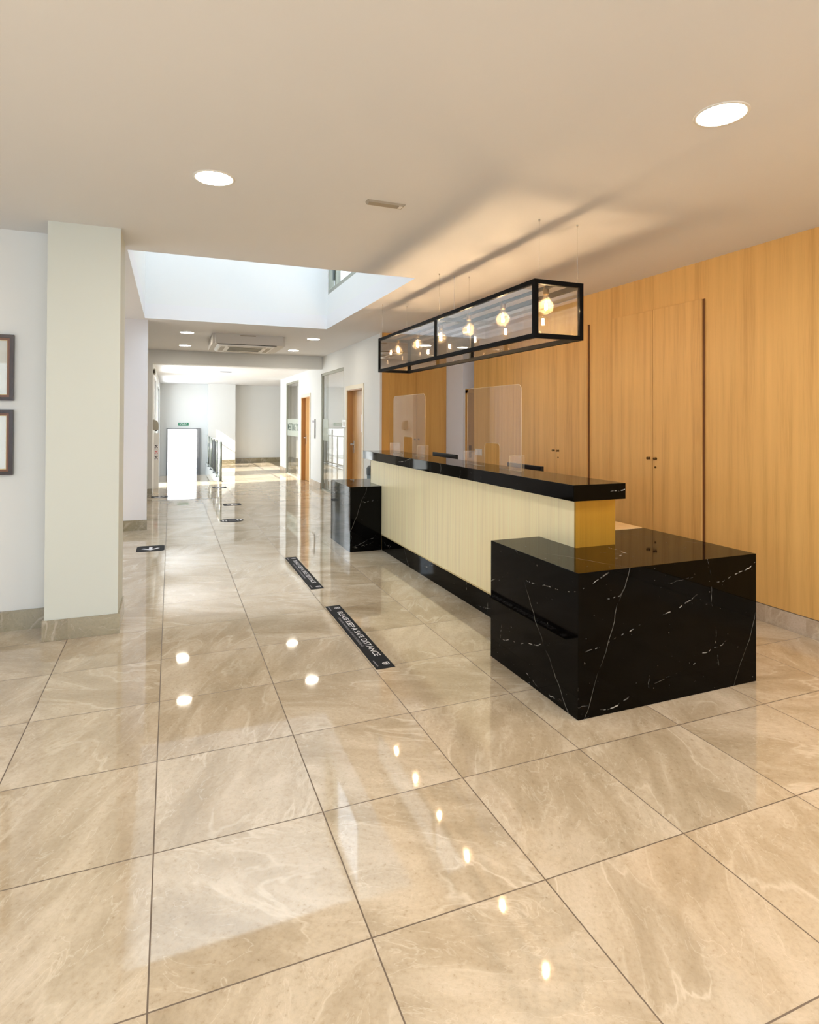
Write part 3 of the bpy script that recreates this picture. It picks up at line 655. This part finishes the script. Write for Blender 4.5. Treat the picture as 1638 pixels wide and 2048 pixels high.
# ------------------------------------------------------------------ lantern
LX0, LX1, LY0, LY1, LZ0, LZ1 = 2.2455, 2.6435, 3.376, 6.60, 2.063, 2.457
t = thing('pendant_lantern', (2.443, 4.99, LZ0), 'long black framed glass lantern with six globe bulbs hanging over the counter', 'pendant lamp')
b = nb(); s = .031
for x in (LX0, LX1 - s):
    for z in (LZ0, LZ1 - s): bx(b, x, x + s, LY0, LY1, z, z + s)
for y in (LY0, LY1 - s):
    for z in (LZ0, LZ1 - s): bx(b, LX0 + s, LX1 - s, y, y + s, z, z + s)
    for x in (LX0, LX1 - s): bx(b, x, x + s, y, y + s, LZ0 + s, LZ1 - s)
ym = 4.985
for x in (LX0 + .002, LX1 - s + .002): bx(b, x, x + s - .004, ym, ym + s, LZ0 + s, LZ1 - s)
bx(b, LX0 + s, LX1 - s, ym, ym + s, LZ1 - s, LZ1)
obj('frame', b, M_METAL, t)
obj('lamp_rail', box_bm(2.430, 2.456, LY0 + s, LY1 - s, LZ1 - .024, LZ1 - .004), M_METAL, t)
for x in (LX0 + .011, LX1 - .012):
    for y0, y1 in ((LY0 + s, ym), (ym + s, LY1 - s)): obj('glass_pane', box_bm(x - .0015, x + .0015, y0, y1, LZ0 + s, LZ1 - s), M_LGLASS, t)
for y in (LY0 + .011, LY1 - .012): obj('glass_pane', box_bm(LX0 + s, LX1 - s, y - .0015, y + .0015, LZ0 + s, LZ1 - s), M_LGLASS, t)
for y in (LY0 + .01, ym + .01, LY1 - .012):
    for x in (2.289, 2.598):
        b = nb(); cyl(b, (x, y, LZ1 - .002), (x, y, ZC), .0011, seg=6); cyl(b, (x, y, ZC - .012), (x, y, ZC), .006, seg=10); obj('suspension_cable', b, M_CHROME, t)
b = nb(); cyl(b, (2.443, ym + .01, LZ1), (2.443, ym + .01, ZC), .0028, seg=8); obj('power_cable', b, M_WPL, t)
for k in range(6):
    yb = 3.53 + k * .586; zb = 2.312
    b = nb(); lathe(b, (2.443, yb, zb), [(0, .145), (.013, .143), (.020, .12), (.021, .085), (.018, .080), (0, .080)], 16)
    bs = obj('bulb_socket', b, M_SOCK, t)
    b = nb(); pr = []
    for i in range(13):
        a = -PI / 2 + i * (PI / 2 + .95) / 12; pr.append((.0545 * math.cos(a) if i else 0, .0545 * math.sin(a)))
    pr += [(.024, .056), (.0165, .068), (.0155, .082)]
    lathe(b, (2.443, yb, zb - .004), pr, 24); gb = obj('bulb', b, M_BULBG, t, 'clear globe bulb')
    b = nb()
    for q in range(5):
        a = q * 2 * PI / 5 + .3; cx_, cy_ = 2.443 + .0085 * math.cos(a), yb + .0085 * math.sin(a)
        cyl(b, (cx_, cy_, zb - .022), (2.443 + .006 * math.cos(a), yb + .006 * math.sin(a), zb + .028), .0013, seg=5, caps=False)
    obj('filament', b, M_FIL, gb)

# ------------------------------------------------------------------ ceiling fittings
def downlight(x, y, z, label, group=None):
    t = thing('recessed_downlight', (x, y, z), label, 'downlight', 'round recessed downlights')
    b = nb(); lathe(b, (x, y, z), [(.098, 0.0), (.100, -.004), (.112, -.003), (.114, .0)], 40); obj('trim_ring', b, M_WMET, t)
    b = nb(); lathe(b, (x, y, z), [(.099, -.0015), (0, -.0022)], 40); obj('diffuser', b, M_LED, t)
    return t
d0 = downlight(.216, 3.50, ZC, 'round recessed downlight above the walkway, second from the viewer, left of the small slot fitting')
for p_, lb in (((2.241, 1.918), 'round recessed downlight at upper right, above the near end of the counter'),
               ((.25, 1.80), 'round recessed downlight cut by the top edge of the photo'),
               ((.227, 9.935), 'round recessed downlight left of the ceiling air unit, the nearer of that pair'),
               ((.235, 11.71), 'round recessed downlight left of the ceiling air unit, the farther of that pair'),
               ((2.217, 9.888), 'round recessed downlight right of the ceiling air unit, the nearer of that pair'),
               ((2.227, 11.70), 'round recessed downlight right of the ceiling air unit, the farther of that pair')):
    copy_tree(d0, None, lb, (p_[0], p_[1], ZC))
def slot_light(x, y, z, wx, label, dark):
    t = thing('slot_fitting', (x, y, z), label, 'ceiling fitting')
    b = nb(); prism(b, [(x - wx / 2, z), (x + wx / 2, z), (x + wx / 2 - .012, z - .014), (x - wx / 2 + .012, z - .014)], 'y', y - .028, y + .028)
    obj('cover', b, M_SLOT if not dark else M_DARK, t); obj('lens', box_bm(x + wx / 2 - .04, x + wx / 2 - .018, y - .02, y + .02, z - .0155, z - .0135), M_WPL, t)
slot_light(1.235, 3.50, ZC, .25, 'small grey slot fitting on the ceiling near the middle of the lobby', False)
slot_light(1.26, 15.36, ZC2, .28, 'small dark slot fitting on the lower ceiling beyond the beam', True)
# cassette air unit
AX0, AX1, AY0, AY1, AZ = .60, 1.74, 9.80, 11.05, 2.705
t = thing('air_conditioning_unit', ((AX0 + AX1) / 2, (AY0 + AY1) / 2, AZ), 'white ceiling cassette air conditioner with a slatted grille, before the beam', 'air conditioner')
b = nb(); bx(b, AX0, AX1, AY0, AY1, AZ, ZC)
bmesh.ops.bevel(b, geom=[e for e in b.edges if abs(e.verts[0].co.z - e.verts[1].co.z) > .01], offset=.05, segments=5, affect='EDGES')
obj('housing', b, M_ACH, t)
gx0, gx1, gy0, gy1 = .68, 1.60, 9.85, 10.80
b = nb(); prism(b, [(gx0, AZ), (gx1, AZ), (gx1 - .035, AZ - .028), (gx0 + .035, AZ - .028)], 'y', gy0, gy1); pnl = obj('fascia_panel', b, M_WPL, t)
b = nb()
for y in (gy0 - .003,): bx(b, gx0, gx1, y, y + .004, AZ - .010, AZ + .002)
obj('shadow_gap', b, M_DARK, pnl)
obj('intake_recess', box_bm(gx0 + .20, gx1 - .20, gy0 + .20, gy1 - .20, AZ - .0292, AZ - .028), M_DARK, pnl)
b = nb()
for k in range(9):
    yy = gy0 + .22 + k * .050; bx(b, gx0 + .20, gx1 - .20, yy, yy + .016, AZ - .035, AZ - .029)
gr = obj('intake_grille', b, M_GPL, pnl)
for a in ((gx0 + .16, gx1 - .16, gy0 + .06, gy0 + .13), (gx0 + .16, gx1 - .16, gy1 - .13, gy1 - .06), (gx0 + .06, gx0 + .13, gy0 + .16, gy1 - .16), (gx1 - .13, gx1 - .06, gy0 + .16, gy1 - .16)):
    obj('air_louvre', box_bm(a[0], a[1], a[2], a[3], AZ - .030, AZ - .0285), M_SLOT, pnl)
obj('air_intake_slot', box_bm(1.02, 1.26, AY0 - .002, AY0 + .001, ZC - .028, ZC - .012), M_SLOT, t)

# ------------------------------------------------------------------ pictures on the left wall
def picture(z0, z1, xr, label):
    w_ = .36; x0 = xr - w_; yw = 5.02
    t = thing('picture_frame', (x0 + w_ / 2, yw, z0), label, 'picture', 'framed pictures on the left wall')
    def ring(a, bb, c, d, i, y0, y1, nm, m):
        b = nb(); bx(b, a, bb, y0, y1, c, c + i); bx(b, a, bb, y0, y1, d - i, d); bx(b, a, a + i, y0, y1, c + i, d - i); bx(b, bb - i, bb, y0, y1, c + i, d - i); return obj(nm, b, m, t)
    ring(x0, xr, z0, z1, .024, yw - .034, yw - .001, 'outer_frame', M_FRAMEO)
    ring(x0 + .024, xr - .024, z0 + .024, z1 - .024, .016, yw - .027, yw - .001, 'inner_frame', M_FRAMEI)
    ring(x0 + .040, xr - .040, z0 + .040, z1 - .040, .004, yw - .022, yw - .001, 'gilt_fillet', M_GOLD)
    obj('backing', box_bm(x0 + .044, xr - .044, yw - .012, yw - .004, z0 + .044, z1 - .044), M_PIC, t)
    obj('glass', box_bm(x0 + .042, xr - .042, yw - .018, yw - .016, z0 + .042, z1 - .042), M_PICG, t)
picture(1.636, 2.105, -1.041, 'dark wood picture frame on the left wall, upper of two')
picture(1.108, 1.570, -1.041, 'dark wood picture frame on the left wall, lower of two')

# ------------------------------------------------------------------ floor stickers
def shield(cx, cy, h, w_, ex, ey, z, m, parent):
    pts = [(-.5, .42), (-.25, .5), (0, .44), (.25, .5), (.5, .42), (.46, -.05), (.28, -.34), (0, -.5), (-.28, -.34), (-.46, -.05)]
    inn = [(x * .80, y * .80) for x, y in pts]
    b = nb(); A = [b.verts.new((x * w_, y * h, 0)) for x, y in pts]; B = [b.verts.new((x * w_, y * h, 0)) for x, y in inn]
    k = len(pts)
    for i in range(k): b.faces.new((A[i], A[(i + 1) % k], B[(i + 1) % k], B[i]))
    for x0, x1, y0, y1 in ((-.28, -.05, .02, .26), (.05, .28, .02, .26), (-.26, .26, -.12, -.04), (-.18, .18, -.26, -.18)):
        q = [b.verts.new((x * w_, y * h, 0)) for x, y in ((x0, y0), (x1, y0), (x1, y1), (x0, y1))]; b.faces.new(q)
    placed(b, ex, ey, (cx, cy, z)); return obj('emblem', b, m, parent)
def strip(y0, y1, label):
    x0, x1 = 1.166, 1.287; L = y1 - y0
    t = thing('floor_strip', (1.2265, (y0 + y1) / 2, 0), label, 'floor sticker', 'distance strips on the floor')
    obj('vinyl', box_bm(x0, x1, y0, y1, .0004, .0016), M_STICK, t)
    ex, ey = (0, -1, 0), (1, 0, 0); z = .0017
    obj('lettering', placed(text_bm('PLEASE KEEP A SAFE DISTANCE', L * .715, .042, .0002, .004), ex, ey, (x0 + .055, y1 - L * .13, z)), M_WHITEINK, t, 'white lettering PLEASE KEEP A SAFE DISTANCE')
    obj('small_lettering', placed(text_bm('POR FAVOR MANTENGA LA DISTANCIA DE SEGURIDAD', L * .47, .016, .0002, .0), ex, ey, (x0 + .024, y1 - L * .235, z)), M_GREYINK, t)
    for yy in (y1 - L * .052, y0 + L * .055):
        shield(x0 + .082, yy, .046, .042, ex, ey, z + .0002, M_WHITEINK, t)
    for yy in (y1 - L * .02, y0 + L * .10):
        b = nb()
        for q in range(9): bx(b, x0 + .018, x0 + .026, yy - .010 * q - .007, yy - .010 * q, z, z + .0002)
        obj('fine_print', b, M_GREYINK, t)
strip(3.430, 4.730, 'black floor strip reading PLEASE KEEP A SAFE DISTANCE, nearer of the two')
strip(5.250, 6.560, 'black floor strip reading PLEASE KEEP A SAFE DISTANCE, farther of the two')
def arrow_bm(cx, cy, s_, z):
    b = nb()
    def quad(p): b.faces.new([b.verts.new((cx + x * s_, cy + y * s_, z)) for x, y in p])
    quad([(-.09, .40), (.09, .40), (.09, -.26), (-.09, -.26)])
    quad([(0, -.46), (0, -.24), (-.36, .14), (-.50, .02)]); quad([(0, -.46), (.50, .02), (.36, .14), (0, -.24)])
    return b
def sticker(cx, cy, label, arrow=True, size=.30, sy=None):
    sy = sy or size
    t = thing('floor_sticker', (cx, cy, 0), label, 'floor sticker', 'square arrow stickers on the floor')
    b = nb(); prism(b, round_rect(cx - size / 2, cx + size / 2, cy - sy / 2, cy + sy / 2, .05), 'z', .0004, .0016); obj('vinyl', b, M_STICK, t)
    obj('arrow', arrow_bm(cx, cy - .01, .20, .0019), M_WHITEINK, t)
sticker(-.205, 7.575, 'black arrow sticker on the floor by the left passage, nearest of the square ones', size=.30, sy=.33)
sticker(1.02, 10.97, 'black arrow sticker on the floor just beyond the round one')
sticker(-.19, 12.50, 'black arrow sticker on the floor at the far left, by the pillar foot')
sticker(1.01, 13.78, 'black arrow sticker on the floor farthest away, near the railing')
t = thing('round_floor_sticker', (.86, 9.25, 0), 'round black floor sticker with white footprints', 'floor sticker')
b = nb(); prism(b, [(.86 + .168 * math.cos(a * PI / 20), 9.25 + .168 * math.sin(a * PI / 20)) for a in range(40)], 'z', .0004, .0016); obj('vinyl', b, M_STICK, t)
for sx in (-1, 1):
    b = nb()
    for dx in (-.022, .022):
        for oy, ry, rx in ((.03, .040, .017), (-.035, .022, .013)):
            b.faces.new([b.verts.new((.86 + sx * .105 + dx + rx * math.cos(a * PI / 8), 9.25 + oy + ry * math.sin(a * PI / 8), .0019)) for a in range(16)])
    obj('footprints', b, M_WHITEINK, t)
b = nb()
for yy, hw in ((9.33, .045), (9.27, .055), (9.22, .055), (9.17, .045)): bx(b, .86 - hw, .86 + hw, yy, yy + .012, .0017, .0019)
obj('print_lines', b, M_GREYINK, t)

# ------------------------------------------------------------------ stair railing
t = thing('stair_railing', (1.13, 17.4, 0), 'steel and glass railing along the stairwell, five posts', 'railing')
ys = [15.10, 16.30, 17.50, 18.72, 19.92]
for i, yy in enumerate(ys):
    r = .030 if i == 0 else .020
    b = nb(); cyl(b, (1.13, yy, 0), (1.13, yy, .955), r, seg=16); cyl(b, (1.13, yy, 0), (1.13, yy, .012), .055, seg=20); obj('post', b, M_STEEL, t)
b = nb(); cyl(b, (1.13, ys[0] - .05, .97), (1.13, ys[-1] + .9, .97), .016, seg=12); obj('handrail', b, M_CHROME, t)
for a, c in zip(ys, ys[1:]): obj('glass_panel', box_bm(1.126, 1.134, a + .05, c - .04, .08, .90), M_GLASS, t)
obj('bottom_rail', box_bm(1.115, 1.145, ys[0], ys[-1] + .9, .05, .08), M_STEEL, t)

# exit doorway
t = sroot('door_4', (.39, 21.42, -.85)); b = nb()
bx(b, -.13, -.09, 21.33, 21.6, -.85, 1.20); bx(b, .84, .93, 21.33, 21.6, -.85, 1.20); bx(b, -.09, .84, 21.33, 21.6, 1.165, 1.20)
obj('door_frame', b, M_JAMB, t)
b = nb(); bx(b, .80, .838, 20.55, 21.45, -.84, 1.15); lf = obj('door_leaf', b, M_GLASS, t)
b = nb(); bx(b, .795, .843, 20.55, 20.60, -.84, 1.16); bx(b, .795, .843, 21.40, 21.45, -.84, 1.16); obj('door_stile', b, M_JAMB, lf)
b = nb()
for k in range(12): cyl(b, (.78, 20.58, -.7 + k * .15), (.80, 20.58, -.7 + k * .15), .012, seg=8)
obj('push_bar', b, M_STEEL, lf)
t = thing('exit_sign', (.40, 21.4, 1.335), 'green SALIDA exit sign above the far doorway', 'sign')
obj('plate', bbox_bevel((.235, .565, 21.385, 21.399, 1.283, 1.385), .004), M_GREEN, t)
obj('lettering', placed(text_bm('SALIDA', .25, .052, .001, .03), (1, 0, 0), (0, 0, 1), (.275, 21.3845, 1.308)), M_PAPER, t)

# small things on the left by the terrace glazing
t = thing('motion_sensor', (-.33, 13.0, 2.46), 'small grey sensor high on the left by the beam', 'sensor')
b = nb(); bx(b, -.33, -.285, 12.93, 13.0, 2.39, 2.51); bmesh.ops.bevel(b, geom=list(b.edges), offset=.01, segments=2, affect='EDGES'); obj('body', b, M_GPL, t); obj('lens', box_bm(-.325, -.30, 12.925, 12.931, 2.42, 2.48), M_DARK, t)
t = thing('soap_dispenser', (-.33, 13.1, 1.4), 'grey rounded dispenser on the left frame beyond the pillar', 'dispenser')
b = nb(); prism(b, [(-.33, 1.28), (-.225, 1.28), (-.22, 1.33), (-.225, 1.42), (-.255, 1.475), (-.33, 1.505)], 'y', 12.96, 13.10); bmesh.ops.bevel(b, geom=list(b.edges), offset=.012, segments=2, affect='EDGES'); obj('body', b, M_GPL, t)
obj('nozzle', box_bm(-.29, -.25, 13.0, 13.05, 1.265, 1.283), M_DPL, t)
for k, (m_, z_, nm) in enumerate(((M_DPL, .905, 'top'), (M_RED, .785, 'middle, red'), (M_DPL, .665, 'bottom'))):
    t = thing('pictogram_label', (-.27, 14.0, z_), 'small pictogram label on the left glazing, %s of three' % nm, 'label', 'pictogram labels on the glazing')
    obj('backing', box_bm(-.328, -.235, 13.99, 13.993, z_ - .05, z_ + .05), M_PAPER, t)
    b = nb()
    for sx, sz, wx, wz in ((.012, .012, .018, .030), (.036, .030, .036, .012), (.030, .050, .020, .022), (.012, .064, .024, .014), (.052, .070, .022, .014), (.056, .014, .016, .012)):
        bx(b, -.325 + sx, -.325 + sx + wx, 13.988, 13.990, z_ - .045 + sz, z_ - .045 + sz + wz)
    obj('print', b, m_, t)
struct('trim_5', box_bm(-.335, -.23, 13.995, 14.03, 0, 1.2), M_WPL)

# ------------------------------------------------------------------ terrace planting, seen mirrored in the marble
def tree(x, y, label):
    t = thing('potted_tree', (x, y, 0), label, 'tree')
    b = nb(); lathe(b, (x, y, 0), [(0, 0), (.24, 0), (.30, .45), (.27, .45), (.26, .40), (0, .40)], 20); obj('planter', b, M_TERRA, t)
    b = nb(); pts = [Vector((x, y, .35)), Vector((x + .05, y, .9)), Vector((x - .02, y + .05, 1.5)), Vector((x + .1, y, 2.1))]
    for p, q, r0, r1 in zip(pts, pts[1:], (.055, .045, .035), (.045, .035, .022)): cyl(b, p, q, r0, r1, seg=10)
    for k in range(9):
        a = k * 2.4; p = pts[2] + Vector((0, 0, -.3 + k * .1)); cyl(b, p, p + Vector((math.cos(a) * .5, math.sin(a) * .5, .45)), .018, .006, seg=6)
    tr = obj('trunk', b, M_BARK, t)
    b = nb()
    for k in range(520):
        a, e = random.uniform(0, 2 * PI), random.uniform(-1, 1); rr_ = random.uniform(.35, .85)
        c = Vector((x + .05, y, 2.0)) + Vector((math.cos(a) * math.sqrt(1 - e * e), math.sin(a) * math.sqrt(1 - e * e), e * .8)) * rr_
        d1 = Vector((random.uniform(-1, 1), random.uniform(-1, 1), random.uniform(-1, 1))).normalized(); d2_ = d1.orthogonal().normalized()
        b.faces.new([b.verts.new(c + d1 * .055), b.verts.new(c + d2_ * .025), b.verts.new(c - d1 * .055), b.verts.new(c - d2_ * .025)])
    f = obj('foliage', b, M_LEAF, t)
tree(-1.55, 19.2, 'slender potted tree on the terrace outside the left glazing')
b = nb(); bx(b, -13, -.6, 23.5, 24.2, 0, 2.2); bx(b, -9.5, -9.0, 13, 24, 0, 2.2)
struct('wall_garden', b, M_HEDGE)
